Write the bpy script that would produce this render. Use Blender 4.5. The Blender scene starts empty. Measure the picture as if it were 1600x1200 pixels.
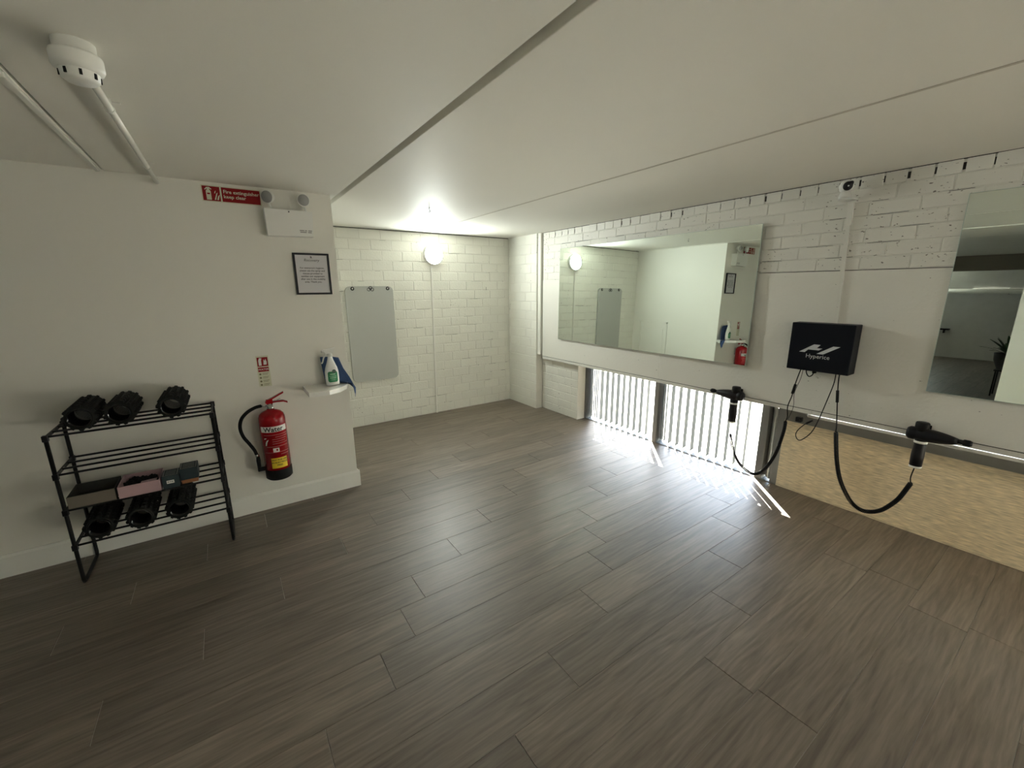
import bpy, bmesh, math, random
from mathutils import Vector, Matrix
random.seed(7)
S = bpy.context.scene
COL = S.collection
pi = math.pi

# ------------------------------------------------------------------ camera
cam_d = bpy.data.cameras.new('camera'); cam = bpy.data.objects.new('camera', cam_d); COL.objects.link(cam)
rt = Vector((0.82405, -0.566465, -0.007739)); up = Vector((0.133428, 0.180789, 0.974429)); fw = Vector((0.55058, 0.804011, -0.224562))
M = Matrix.Identity(4)
for i in range(3):
    M[i][0] = rt[i]; M[i][1] = up[i]; M[i][2] = -fw[i]
M[0][3], M[1][3], M[2][3] = 0.0, 0.0, 1.5
cam.matrix_world = M
cam_d.sensor_width = 36.0; cam_d.sensor_fit = 'HORIZONTAL'; cam_d.lens = 650.0 / 1600.0 * 36.0
cam_d.clip_start = 0.02
S.camera = cam

# ------------------------------------------------------------------ light
SUN_E, SKY_S, LED_S, REAR_FILL_S, FAR_S = 74.0, 0.95, 114.0, 45.0, 60.0
S.view_settings.view_transform = 'Standard'; S.view_settings.look = 'None'
S.view_settings.gamma = 1.0; S.view_settings.use_curve_mapping = False
S.view_settings.exposure = 1.3
SUN_AZ, SUN_EL = math.radians(46.0), math.radians(40.0)
w = bpy.data.worlds.new('sky'); S.world = w; w.use_nodes = True
nt = w.node_tree; bg = nt.nodes['Background']
sk = nt.nodes.new('ShaderNodeTexSky'); sk.sky_type = 'NISHITA'; sk.sun_disc = False
sk.sun_elevation = SUN_EL; sk.dust_density = 1.0; sk.sun_rotation = pi / 2 - SUN_AZ
nt.links.new(sk.outputs[0], bg.inputs[0]); bg.inputs[1].default_value = SKY_S
sd = Vector((math.cos(SUN_AZ) * math.cos(SUN_EL), math.sin(SUN_AZ) * math.cos(SUN_EL), math.sin(SUN_EL)))
sun_d = bpy.data.lights.new('sun', 'SUN'); sun_d.energy = SUN_E; sun_d.angle = math.radians(0.53); sun_d.color = (1.0, 0.95, 0.86)
sun = bpy.data.objects.new('sun', sun_d); COL.objects.link(sun); sun.location = (8, 8, 8)
sun.rotation_euler = sd.to_track_quat('Z', 'Y').to_euler()

# ------------------------------------------------------------------ materials
def nodes(m): return m.node_tree.nodes, m.node_tree.links
def mat(name, col, rough=0.5, metal=0.0, spec=None, emit=None, es=0.0, bump=0.0, bscale=40.0, var=0.0, vscale=6.0):
    m = bpy.data.materials.new(name); m.use_nodes = True
    N, L = nodes(m); b = N['Principled BSDF']
    b.inputs['Base Color'].default_value = (*col, 1); b.inputs['Roughness'].default_value = rough; b.inputs['Metallic'].default_value = metal
    if spec is not None: b.inputs['Specular IOR Level'].default_value = spec
    if emit: b.inputs['Emission Color'].default_value = (*emit, 1); b.inputs['Emission Strength'].default_value = es
    tc = N.new('ShaderNodeTexCoord') if (bump or var) else None
    if var:
        n = N.new('ShaderNodeTexNoise'); n.inputs['Scale'].default_value = vscale; n.inputs['Detail'].default_value = 4
        L.new(tc.outputs['Object'], n.inputs['Vector'])
        mx = N.new('ShaderNodeMix'); mx.data_type = 'RGBA'
        mx.inputs[6].default_value = (*[c * (1 - var) for c in col], 1); mx.inputs[7].default_value = (*[min(1, c * (1 + var)) for c in col], 1)
        L.new(n.outputs['Fac'], mx.inputs[0]); L.new(mx.outputs[2], b.inputs['Base Color'])
    if bump:
        n2 = N.new('ShaderNodeTexNoise'); n2.inputs['Scale'].default_value = bscale; n2.inputs['Detail'].default_value = 3
        L.new(tc.outputs['Object'], n2.inputs['Vector'])
        bp = N.new('ShaderNodeBump'); bp.inputs['Strength'].default_value = bump; bp.inputs['Distance'].default_value = 0.004
        L.new(n2.outputs['Fac'], bp.inputs['Height']); L.new(bp.outputs[0], b.inputs['Normal'])
    return m

def paint_brick(name, col, chips, dark=(0.20, 0.18, 0.15)):
    """white masonry paint with small chips where the paint is missing"""
    m = bpy.data.materials.new(name); m.use_nodes = True
    N, L = nodes(m); b = N['Principled BSDF']; b.inputs['Roughness'].default_value = 0.55
    g = N.new('ShaderNodeNewGeometry'); oi = N.new('ShaderNodeObjectInfo')
    n = N.new('ShaderNodeTexNoise'); n.inputs['Scale'].default_value = 62; n.inputs['Detail'].default_value = 3
    mp = N.new('ShaderNodeMapping'); mp.inputs['Scale'].default_value = (0.7, 0.7, 1.5)
    L.new(g.outputs['Position'], mp.inputs[0]); L.new(mp.outputs[0], n.inputs['Vector'])
    n3 = N.new('ShaderNodeTexNoise'); n3.inputs['Scale'].default_value = 2.3; n3.inputs['Detail'].default_value = 2
    L.new(g.outputs['Position'], n3.inputs['Vector'])
    ad = N.new('ShaderNodeMath'); ad.operation = 'MULTIPLY_ADD'; ad.inputs[1].default_value = 0.28
    L.new(n3.outputs['Fac'], ad.inputs[0]); L.new(n.outputs['Fac'], ad.inputs[2])
    cr = N.new('ShaderNodeValToRGB'); cr.color_ramp.elements[0].position = chips; cr.color_ramp.elements[1].position = chips + 0.02
    cr.color_ramp.elements[0].color = (1, 1, 1, 1); cr.color_ramp.elements[1].color = (0, 0, 0, 1)
    L.new(ad.outputs[0], cr.inputs[0])
    mx0 = N.new('ShaderNodeMix'); mx0.data_type = 'RGBA'
    mx0.inputs[6].default_value = (*[c * 0.965 for c in col], 1); mx0.inputs[7].default_value = (*[min(1, c * 1.02) for c in col], 1)
    L.new(oi.outputs['Random'], mx0.inputs[0])
    mx = N.new('ShaderNodeMix'); mx.data_type = 'RGBA'; mx.inputs[7].default_value = (*dark, 1)
    L.new(mx0.outputs[2], mx.inputs[6]); L.new(cr.outputs[0], mx.inputs[0]); L.new(mx.outputs[2], b.inputs['Base Color'])
    n2 = N.new('ShaderNodeTexNoise'); n2.inputs['Scale'].default_value = 55; n2.inputs['Detail'].default_value = 5
    L.new(g.outputs['Position'], n2.inputs['Vector'])
    bp = N.new('ShaderNodeBump'); bp.inputs['Strength'].default_value = 0.35; bp.inputs['Distance'].default_value = 0.006
    L.new(n2.outputs['Fac'], bp.inputs['Height']); L.new(bp.outputs[0], b.inputs['Normal'])
    return m

def wood_mat():
    m = bpy.data.materials.new('grey_oak_plank'); m.use_nodes = True
    N, L = nodes(m); b = N['Principled BSDF']
    tc = N.new('ShaderNodeTexCoord'); oi = N.new('ShaderNodeObjectInfo')
    off = N.new('ShaderNodeVectorMath'); off.operation = 'SCALE'; off.inputs[0].default_value = (37, 19, 11)
    L.new(oi.outputs['Random'], off.inputs[3])
    ad = N.new('ShaderNodeVectorMath'); ad.operation = 'ADD'
    L.new(tc.outputs['Object'], ad.inputs[0]); L.new(off.outputs[0], ad.inputs[1])
    mp = N.new('ShaderNodeMapping'); mp.inputs['Scale'].default_value = (1.3, 16, 1)
    L.new(ad.outputs[0], mp.inputs[0])
    n1 = N.new('ShaderNodeTexNoise'); n1.inputs['Scale'].default_value = 1.6; n1.inputs['Detail'].default_value = 6; n1.inputs['Distortion'].default_value = 1.2
    L.new(mp.outputs[0], n1.inputs['Vector'])
    mp2 = N.new('ShaderNodeMapping'); mp2.inputs['Scale'].default_value = (9, 170, 1)
    L.new(ad.outputs[0], mp2.inputs[0])
    n2 = N.new('ShaderNodeTexNoise'); n2.inputs['Scale'].default_value = 1.0; n2.inputs['Detail'].default_value = 5
    L.new(mp2.outputs[0], n2.inputs['Vector'])
    mp3 = N.new('ShaderNodeMapping'); mp3.inputs['Scale'].default_value = (2.2, 9, 1)
    L.new(ad.outputs[0], mp3.inputs[0])
    wv = N.new('ShaderNodeTexWave'); wv.wave_type = 'BANDS'; wv.bands_direction = 'Y'; wv.inputs['Scale'].default_value = 1.6
    wv.inputs['Distortion'].default_value = 9; wv.inputs['Detail'].default_value = 3; wv.inputs['Detail Scale'].default_value = 0.9
    L.new(mp3.outputs[0], wv.inputs['Vector'])
    cr = N.new('ShaderNodeValToRGB'); e = cr.color_ramp.elements
    e[0].position = 0.28; e[0].color = (0.112, 0.085, 0.063, 1); e[1].position = 0.75; e[1].color = (0.222, 0.180, 0.140, 1)
    mm = N.new('ShaderNodeMath'); mm.operation = 'MULTIPLY_ADD'; mm.inputs[1].default_value = 0.40
    L.new(n2.outputs['Fac'], mm.inputs[0]); L.new(n1.outputs['Fac'], mm.inputs[2])
    mw = N.new('ShaderNodeMath'); mw.operation = 'MULTIPLY_ADD'; mw.inputs[1].default_value = 0.10
    L.new(wv.outputs['Fac'], mw.inputs[0]); L.new(mm.outputs[0], mw.inputs[2])
    sb = N.new('ShaderNodeMath'); sb.operation = 'SUBTRACT'; sb.inputs[1].default_value = 0.25
    L.new(mw.outputs[0], sb.inputs[0]); L.new(sb.outputs[0], cr.inputs[0])
    hs = N.new('ShaderNodeHueSaturation')
    mr = N.new('ShaderNodeMapRange'); mr.inputs[3].default_value = 0.80; mr.inputs[4].default_value = 1.18
    L.new(oi.outputs['Random'], mr.inputs[0]); L.new(mr.outputs[0], hs.inputs['Value']); L.new(cr.outputs[0], hs.inputs['Color'])
    L.new(hs.outputs[0], b.inputs['Base Color'])
    b.inputs['Roughness'].default_value = 0.43; b.inputs['Specular IOR Level'].default_value = 0.62
    bp = N.new('ShaderNodeBump'); bp.inputs['Strength'].default_value = 0.12; bp.inputs['Distance'].default_value = 0.002
    L.new(mw.outputs[0], bp.inputs['Height']); L.new(bp.outputs[0], b.inputs['Normal'])
    return m

def glass_mat():
    m = bpy.data.materials.new('window_glass'); m.use_nodes = True
    N, L = nodes(m); N.remove(N['Principled BSDF']); out = N['Material Output']
    t = N.new('ShaderNodeBsdfTransparent'); t.inputs[0].default_value = (0.93, 0.95, 0.94, 1)
    g = N.new('ShaderNodeBsdfGlossy'); g.inputs['Roughness'].default_value = 0.02
    lw = N.new('ShaderNodeLayerWeight'); lw.inputs[0].default_value = 0.5
    pw = N.new('ShaderNodeMath'); pw.operation = 'POWER'; pw.inputs[1].default_value = 5.0; L.new(lw.outputs['Facing'], pw.inputs[0])
    f = N.new('ShaderNodeMath'); f.operation = 'MULTIPLY_ADD'; f.inputs[1].default_value = 0.9; f.inputs[2].default_value = 0.04; L.new(pw.outputs[0], f.inputs[0])
    x = N.new('ShaderNodeMixShader'); L.new(f.outputs[0], x.inputs[0]); L.new(t.outputs[0], x.inputs[1]); L.new(g.outputs[0], x.inputs[2])
    L.new(x.outputs[0], out.inputs[0]); return m

def cloth_trans(name, col, tr, weave=0.0):
    m = bpy.data.materials.new(name); m.use_nodes = True
    N, L = nodes(m); N.remove(N['Principled BSDF']); out = N['Material Output']
    d = N.new('ShaderNodeBsdfDiffuse'); d.inputs[0].default_value = (*col, 1)
    t = N.new('ShaderNodeBsdfTranslucent'); t.inputs[0].default_value = (*col, 1)
    if weave:
        tc = N.new('ShaderNodeTexCoord'); mp = N.new('ShaderNodeMapping'); mp.inputs['Scale'].default_value = (1, 9, 95)
        L.new(tc.outputs['Object'], mp.inputs[0])
        n = N.new('ShaderNodeTexNoise'); n.inputs['Scale'].default_value = 1.8; n.inputs['Detail'].default_value = 4; L.new(mp.outputs[0], n.inputs['Vector'])
        cr = N.new('ShaderNodeValToRGB'); cr.color_ramp.elements[0].position = 0.32; cr.color_ramp.elements[1].position = 0.7
        cr.color_ramp.elements[0].color = (*[c * (1 - weave) for c in col], 1); cr.color_ramp.elements[1].color = (*[min(1, c * (1 + weave)) for c in col], 1)
        L.new(n.outputs['Fac'], cr.inputs[0]); L.new(cr.outputs[0], d.inputs[0]); L.new(cr.outputs[0], t.inputs[0])
    x = N.new('ShaderNodeMixShader'); x.inputs[0].default_value = tr
    L.new(d.outputs[0], x.inputs[1]); L.new(t.outputs[0], x.inputs[2]); L.new(x.outputs[0], out.inputs[0]); return m

WHITE = (0.80, 0.785, 0.72)
m_wall = mat('smooth_white_paint', WHITE, 0.6, var=0.02, vscale=2.0, bump=0.03, bscale=90)
m_base = mat('gloss_white_baseboard', (0.86, 0.85, 0.80), 0.3)
m_ceil = mat('ceiling_white_paint', (0.82, 0.80, 0.73), 0.65, var=0.02, vscale=1.5)
m_brick = paint_brick('white_painted_brick', (0.80, 0.795, 0.72), 0.39)
m_brick_r = paint_brick('chipped_white_brick', (0.78, 0.765, 0.70), 0.435)
m_mortar = paint_brick('white_painted_mortar', (0.77, 0.76, 0.69), 0.41)
m_panel = paint_brick('smooth_lintel_paint', (0.79, 0.775, 0.71), 0.36)
m_dark = mat('dark_cavity', (0.035, 0.03, 0.026), 0.9)
m_far = mat('far_brick_paint', (0.62, 0.62, 0.60), 0.6, var=0.08, vscale=8, bump=0.6, bscale=14)
m_wood = wood_mat()
m_sub = mat('plank_joint_base', (0.50, 0.46, 0.40), 0.7)
m_glass = glass_mat()
m_frame = mat('grey_window_frame', (0.20, 0.20, 0.195), 0.6, spec=0.25)
m_slat = cloth_trans('vertical_blind_fabric', (0.095, 0.094, 0.088), 0.02)
m_roller = cloth_trans('beige_roller_fabric', (0.74, 0.63, 0.445), 0.04, 0.26)
m_ground = mat('pale_gravel_ground', (0.36, 0.345, 0.31), 0.9, var=0.35, vscale=60)
m_mirror = mat('mirror_silver', (0.76, 0.83, 0.78), 0.0, 1.0)
m_mirror_edge = mat('mirror_edge', (0.55, 0.66, 0.60), 0.2)
m_black = mat('black_metal', (0.008, 0.0075, 0.007), 0.5, spec=0.22)
m_blackp = mat('black_plastic', (0.008, 0.008, 0.010), 0.42, spec=0.3)
m_foam = mat('black_foam', (0.009, 0.010, 0.009), 0.75, spec=0.25, bump=0.2, bscale=120)
m_rubber = mat('black_rubber', (0.006, 0.006, 0.0065), 0.6, spec=0.2)
m_ink = mat('black_ink', (0.02, 0.02, 0.022), 0.6)
m_grey_ink = mat('grey_ink', (0.30, 0.30, 0.29), 0.6)
m_plast = mat('white_plastic', (0.78, 0.78, 0.74), 0.35)
m_plast2 = mat('white_plastic_conduit', (0.80, 0.79, 0.73), 0.4)
m_red = mat('red_enamel', (0.30, 0.004, 0.008), 0.16, spec=0.4)
m_redsign = mat('red_sign', (0.27, 0.008, 0.011), 0.5, spec=0.2)
m_cream = mat('photoluminescent_cream', (0.66, 0.66, 0.50), 0.5)
m_paperw = mat('white_sticker', (0.80, 0.78, 0.75), 0.5)
m_paper = mat('notice_paper', (0.66, 0.65, 0.67), 0.5)
m_yellow = mat('yellow_sticker', (0.78, 0.55, 0.03), 0.45)
m_chrome = mat('chrome', (0.72, 0.72, 0.72), 0.18, 1.0)
m_steel = mat('grey_steel', (0.30, 0.30, 0.29), 0.4, 0.6)
m_green = mat('green_label', (0.012, 0.20, 0.075), 0.4)
m_dgreen = mat('dark_green_label', (0.02, 0.07, 0.04), 0.4)
m_lgreen = mat('pale_green_print', (0.35, 0.62, 0.42), 0.5)
m_blue = mat('blue_cloth', (0.045, 0.09, 0.21), 0.9, bump=0.3, bscale=200)
m_mat = mat('grey_exercise_foam', (0.47, 0.48, 0.45), 0.7, bump=0.1, bscale=150)
m_led = mat('lit_lamp_diffuser', (0.9, 0.9, 0.9), 0.4, emit=(0.93, 1.0, 0.95), es=LED_S)
m_rear_fill = mat('rear_fill_lamp_diffuser', (0.9, 0.9, 0.9), 0.4, emit=(1.0, 0.97, 0.90), es=REAR_FILL_S)
m_farl = mat('lit_far_lamp_diffuser', (0.9, 0.9, 0.9), 0.4, emit=(0.93, 1.0, 0.95), es=FAR_S)
m_lens = mat('lamp_lens', (0.36, 0.36, 0.35), 0.25, bump=0.5, bscale=150)
m_box = mat('dark_navy_box', (0.002, 0.003, 0.007), 0.45, spec=0.18)
m_logo = mat('silver_print', (0.62, 0.64, 0.64), 0.4)
m_taupe = mat('taupe_card', (0.17, 0.145, 0.115), 0.7)
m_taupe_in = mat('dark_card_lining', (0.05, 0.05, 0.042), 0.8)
m_pink = mat('pink_card', (0.48, 0.32, 0.34), 0.7)
m_teal = mat('dark_teal_card', (0.018, 0.034, 0.042), 0.5)
m_tealw = mat('pale_print', (0.42, 0.44, 0.42), 0.6)
m_orange = mat('orange_card', (0.42, 0.17, 0.07), 0.6)
m_leaf = mat('dark_green_leaf', (0.03, 0.075, 0.025), 0.4)
m_brown = mat('brown_beam_paint', (0.20, 0.17, 0.13), 0.6)
m_pot = mat('dark_pot', (0.05, 0.05, 0.05), 0.5)

# ------------------------------------------------------------------ helpers
def frame_z(d):
    d = Vector(d).normalized(); a = Vector((0, 0, 1)) if abs(d.z) < 0.9 else Vector((1, 0, 0))
    u = d.cross(a).normalized(); v = d.cross(u).normalized(); return u, v, d

class MB:
    def __init__(s): s.v = []; s.f = []; s.sm = []
    def add(s, vs, fs, smooth=False):
        o = len(s.v); s.v += [tuple(v) for v in vs]; s.f += [tuple(i + o for i in f) for f in fs]; s.sm += [smooth] * len(fs); return s
    def box(s, x0, x1, y0, y1, z0, z1, bev=0.0):
        if bev:
            bm = bmesh.new(); bmesh.ops.create_cube(bm, size=1)
            for v in bm.verts: v.co = Vector(((x0 + x1) / 2 + v.co.x * (x1 - x0), (y0 + y1) / 2 + v.co.y * (y1 - y0), (z0 + z1) / 2 + v.co.z * (z1 - z0)))
            bmesh.ops.bevel(bm, geom=bm.edges[:], offset=bev, segments=2 if bev > 0.004 else 1, affect='EDGES', profile=0.5)
            bm.verts.index_update(); s.add([v.co[:] for v in bm.verts], [[v.index for v in f.verts] for f in bm.faces]); bm.free(); return s
        vs = [(x, y, z) for x in (x0, x1) for y in (y0, y1) for z in (z0, z1)]
        return s.add(vs, [(0, 1, 3, 2), (4, 6, 7, 5), (0, 4, 5, 1), (2, 3, 7, 6), (0, 2, 6, 4), (1, 5, 7, 3)])
    def hexa(s, bottom, top):
        return s.add(list(bottom) + list(top), [(3, 2, 1, 0), (4, 5, 6, 7), (0, 1, 5, 4), (1, 2, 6, 5), (2, 3, 7, 6), (3, 0, 4, 7)])
    def cyl(s, p0, p1, r0, r1=None, n=20, cap=True):
        r1 = r0 if r1 is None else r1; p0 = Vector(p0); p1 = Vector(p1); u, v, d = frame_z(p1 - p0)
        vs = []
        for p, r in ((p0, r0), (p1, r1)):
            for i in range(n):
                a = 2 * pi * i / n; vs.append(p + u * (r * math.cos(a)) + v * (r * math.sin(a)))
        s.add(vs, [(i, (i + 1) % n, n + (i + 1) % n, n + i) for i in range(n)], True)
        if cap: s.add(vs[:n], [tuple(range(n))[::-1]]); s.add(vs[n:], [tuple(range(n))])
        return s
    def lathe(s, prof, c, axis=(0, 0, 1), n=28, smooth=True, closed=False):
        c = Vector(c); u, v, d = frame_z(axis); vs = []
        for r, h in prof:
            for i in range(n):
                a = 2 * pi * i / n; vs.append(c + d * h + u * (r * math.cos(a)) + v * (r * math.sin(a)))
        k = len(prof); fs = []
        for j in range(k if closed else k - 1):
            b = (j + 1) % k
            for i in range(n): fs.append((j * n + i, j * n + (i + 1) % n, b * n + (i + 1) % n, b * n + i))
        return s.add(vs, fs, smooth)
    def tube(s, pts, r, n=8, closed=False):
        pts = [Vector(p) for p in pts]; k = len(pts); vs = []; u = None
        for i, p in enumerate(pts):
            a = pts[(i - 1) % k] if (closed or i > 0) else p; b = pts[(i + 1) % k] if (closed or i < k - 1) else p
            t = (b - a).normalized()
            if u is None: u = frame_z(t)[0]
            u = (u - t * u.dot(t)).normalized(); v = t.cross(u)
            rr = r[i] if isinstance(r, (list, tuple)) else r
            for j in range(n):
                an = 2 * pi * j / n; vs.append(p + u * (rr * math.cos(an)) + v * (rr * math.sin(an)))
        fs = [(i * n + j, i * n + (j + 1) % n, ((i + 1) % k) * n + (j + 1) % n, ((i + 1) % k) * n + j) for i in range(k if closed else k - 1) for j in range(n)]
        s.add(vs, fs, True)
        if not closed: s.add(vs[:n], [tuple(range(n))[::-1]]); s.add(vs[-n:], [tuple(range(n))])
        return s
    def prism(s, poly, fn, t0, t1):
        """poly of 2D points, fn(u, v, t) -> 3D"""
        n = len(poly); vs = [fn(u, v, t0) for u, v in poly] + [fn(u, v, t1) for u, v in poly]
        return s.add(vs, [tuple(range(n))[::-1], tuple(range(n, 2 * n))] + [(i, (i + 1) % n, n + (i + 1) % n, n + i) for i in range(n)])
    def sphere(s, c, r, n=16, sc=(1, 1, 1)):
        vs = []; c = Vector(c)
        for j in range(n // 2 + 1):
            t = pi * j / (n // 2)
            for i in range(n):
                a = 2 * pi * i / n; vs.append((c.x + r * sc[0] * math.sin(t) * math.cos(a), c.y + r * sc[1] * math.sin(t) * math.sin(a), c.z + r * sc[2] * math.cos(t)))
        return s.add(vs, [(j * n + i, (j + 1) * n + i, (j + 1) * n + (i + 1) % n, j * n + (i + 1) % n) for j in range(n // 2) for i in range(n)], True)
    def mesh(s, name, m):
        me = bpy.data.meshes.new(name); me.from_pydata(s.v, [], s.f); me.polygons.foreach_set('use_smooth', s.sm)
        me.materials.append(m)
        bm = bmesh.new(); bm.from_mesh(me); bmesh.ops.remove_doubles(bm, verts=bm.verts, dist=1e-6); bmesh.ops.recalc_face_normals(bm, faces=bm.faces); bm.to_mesh(me); bm.free()
        return me
    def build(s, name, m, parent=None):
        """parent: an Empty; coordinates are world coordinates"""
        return link(name, s.mesh(name, m), parent)

def link(name, me, parent=None, loc=None):
    o = bpy.data.objects.new(name, me); COL.objects.link(o)
    if parent is not None:
        o.parent = parent; o.matrix_parent_inverse = world_of(parent).inverted()
    if loc is not None: o.location = loc
    return o
def world_of(o):
    m = o.matrix_basis.copy()
    return m if o.parent is None else world_of(o.parent) @ o.matrix_parent_inverse @ m
def tag(o, label=None, cat=None, group=None, kind=None):
    if label: o['label'] = label
    if cat: o['category'] = cat
    if group: o['group'] = group
    if kind: o['kind'] = kind
    return o
def thing(name, label, cat, loc=(0, 0, 0), group=None):
    o = bpy.data.objects.new(name, None); COL.objects.link(o); o.location = loc; o.empty_display_size = 0.1
    return tag(o, label, cat, group)
def struct(o): o['kind'] = 'structure'; return o

def text_mb(s, size, align='CENTER', bold=0.0, space=1.0, shear=0.0):
    """flat outline text as 2D verts + faces"""
    c = bpy.data.curves.new('lettering', 'FONT'); c.body = s; c.size = size; c.align_x = align; c.resolution_u = 2; c.space_line = space
    c.offset = bold; c.shear = shear
    o = bpy.data.objects.new('lettering', c); COL.objects.link(o)
    dg = bpy.context.evaluated_depsgraph_get(); me = o.evaluated_get(dg).to_mesh()
    vs = [tuple(v.co[:2]) for v in me.vertices]; fs = [tuple(p.vertices) for p in me.polygons]
    o.evaluated_get(dg).to_mesh_clear(); bpy.data.objects.remove(o); bpy.data.curves.remove(c)
    return vs, fs
def text_obj(name, s, size, fn, m, parent, **k):
    vs, fs = text_mb(s, size, **k); b = MB(); b.add([fn(u, v) for u, v in vs], fs)
    me = bpy.data.meshes.new(name); me.from_pydata(b.v, [], b.f); me.materials.append(m)
    return link(name, me, parent)
def spline(pts, n=12):
    P = [Vector(p) for p in pts]; P = [P[0] * 2 - P[1]] + P + [P[-1] * 2 - P[-2]]; out = []
    for i in range(1, len(P) - 2):
        a, b, c, d = P[i - 1], P[i], P[i + 1], P[i + 2]
        for k in range(n):
            t = k / n; out.append(0.5 * ((2 * b) + (c - a) * t + (2 * a - 5 * b + 4 * c - d) * t * t + (3 * b - a - 3 * c + d) * t ** 3))
    out.append(P[-2]); return out
def resample(pts, step):
    out = [pts[0]]; acc = 0.0
    for a, b in zip(pts, pts[1:]):
        L = (b - a).length
        if L == 0: continue
        t = step - acc
        while t <= L: out.append(a + (b - a) * (t / L)); t += step
        acc = (acc + L) % step
    return out
def rrect(w, h, r, n=5):
    out = []
    for cx, cy, a0 in ((w / 2 - r, h / 2 - r, 0), (-w / 2 + r, h / 2 - r, pi / 2), (-w / 2 + r, -h / 2 + r, pi), (w / 2 - r, -h / 2 + r, 1.5 * pi)):
        for k in range(n + 1): a = a0 + pi / 2 * k / n; out.append((cx + r * math.cos(a), cy + r * math.sin(a)))
    return out

# ================================================================== SETTING
H = 2.119; YP = 3.175; YB = 4.635; XPE = 0.702; XR = 3.171; XF = -6.85; YR = -2.45; XO = 3.47

# ---- floor of individual planks
floor = struct(MB().box(XF - 0.1, 3.36, YR - 0.1, YB + 0.1, -0.12, -0.0031).build('floor', m_sub))
PW, PL = 0.1976, 1.21
ends = {0: .940, -1: .635, 1: .102, 2: .3555, 3: .513, 4: .644, 5: -.259, 6: .0655, 7: -.795, 8: -.565, 9: -.261, 10: 1.264, 11: 1.578, 12: 1.82, 13: .905, -2: 0.25, -3: 1.493, -4: 2.527, -5: .15, -6: .8, -7: .4, -8: 1.1, 14: .2, 15: 1.35, 16: .75, 17: .4, 18: 1.0}
def plank_mesh(L, W):
    g, c = 0.0004, 0.0008; x0, x1, y0, y1 = .0011, L - .0011, g, W - g
    vs = [(x0, y0, -.003), (x1, y0, -.003), (x1, y1, -.003), (x0, y1, -.003), (x0, y0, -c), (x1, y0, -c), (x1, y1, -c), (x0, y1, -c),
          (x0 + c, y0 + c, 0), (x1 - c, y0 + c, 0), (x1 - c, y1 - c, 0), (x0 + c, y1 - c, 0)]
    fs = [(3, 2, 1, 0), (8, 9, 10, 11)] + [(i, (i + 1) % 4, 4 + (i + 1) % 4, 4 + i) for i in range(4)] + [(4 + i, 4 + (i + 1) % 4, 8 + (i + 1) % 4, 8 + i) for i in range(4)]
    b = MB(); b.add(vs, fs); return b.mesh('plank', m_wood)
_pm = {}
for r in range(-8, 19):
    y0 = 0.93 + PW * r; y1 = y0 + PW
    if r == 18: y1 = YB
    back = y0 > YP - 0.02
    lo, hi = (XPE - 0.02, 3.355) if back else (XF, 3.355)
    e = ends[r]; e += math.ceil((lo - e) / PL) * PL
    cuts = [lo]
    while e < hi - 1e-4:
        if e > lo + 0.03: cuts.append(e)
        e += PL
    cuts.append(hi)
    for a, b_ in zip(cuts, cuts[1:]):
        key = (round(b_ - a, 4), round(y1 - y0, 4))
        if key not in _pm: _pm[key] = plank_mesh(*key)
        link('plank', _pm[key], floor, (a, y0, 0))
# plain boards behind the camera, joined
b = MB(); yy = 0.93 + PW * -8
while yy > YR:
    for k in range(9):
        x = XF + k * PL + (0.37 * (round(yy * 10) % 4)); b.box(max(XF, x), min(3.355, x + PL - .001), yy - PW + .001, yy, -.003, 0)
    yy -= PW
o = b.build('plank_field', m_wood, floor); o['kind'] = 'stuff'

# ---- ceiling of 1.2 m boards with open joints
ceil = struct(MB().box(XF - 0.1, XO, YR - 0.1, YB + 0.2, H + 0.035, H + 0.15).build('ceiling', mat('grey_ceiling_batten', (0.40, 0.39, 0.36), 0.7)))
joints = [(-6.9, 0.0), (-5.21, .008), (-4.02, .008), (-2.82, .008), (-1.62, .008), (-0.420, .009), (0.757, .036), (1.974, .003), (3.6, 0)]
for (a, ga), (c, gc) in zip(joints, joints[1:]):
    MB().box(a + ga / 2, c - gc / 2, YR - .1, YB + .1, H, H + 0.034, bev=0.0015).build('ceiling_panel', m_ceil, ceil)
MB().box(1.974 - .0075, 1.974 + .0075, YR, 3.9, H - .0015, H + .002).build('joint_tape', mat('joint_filler', (0.55, 0.51, 0.44), 0.7), ceil)

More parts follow.
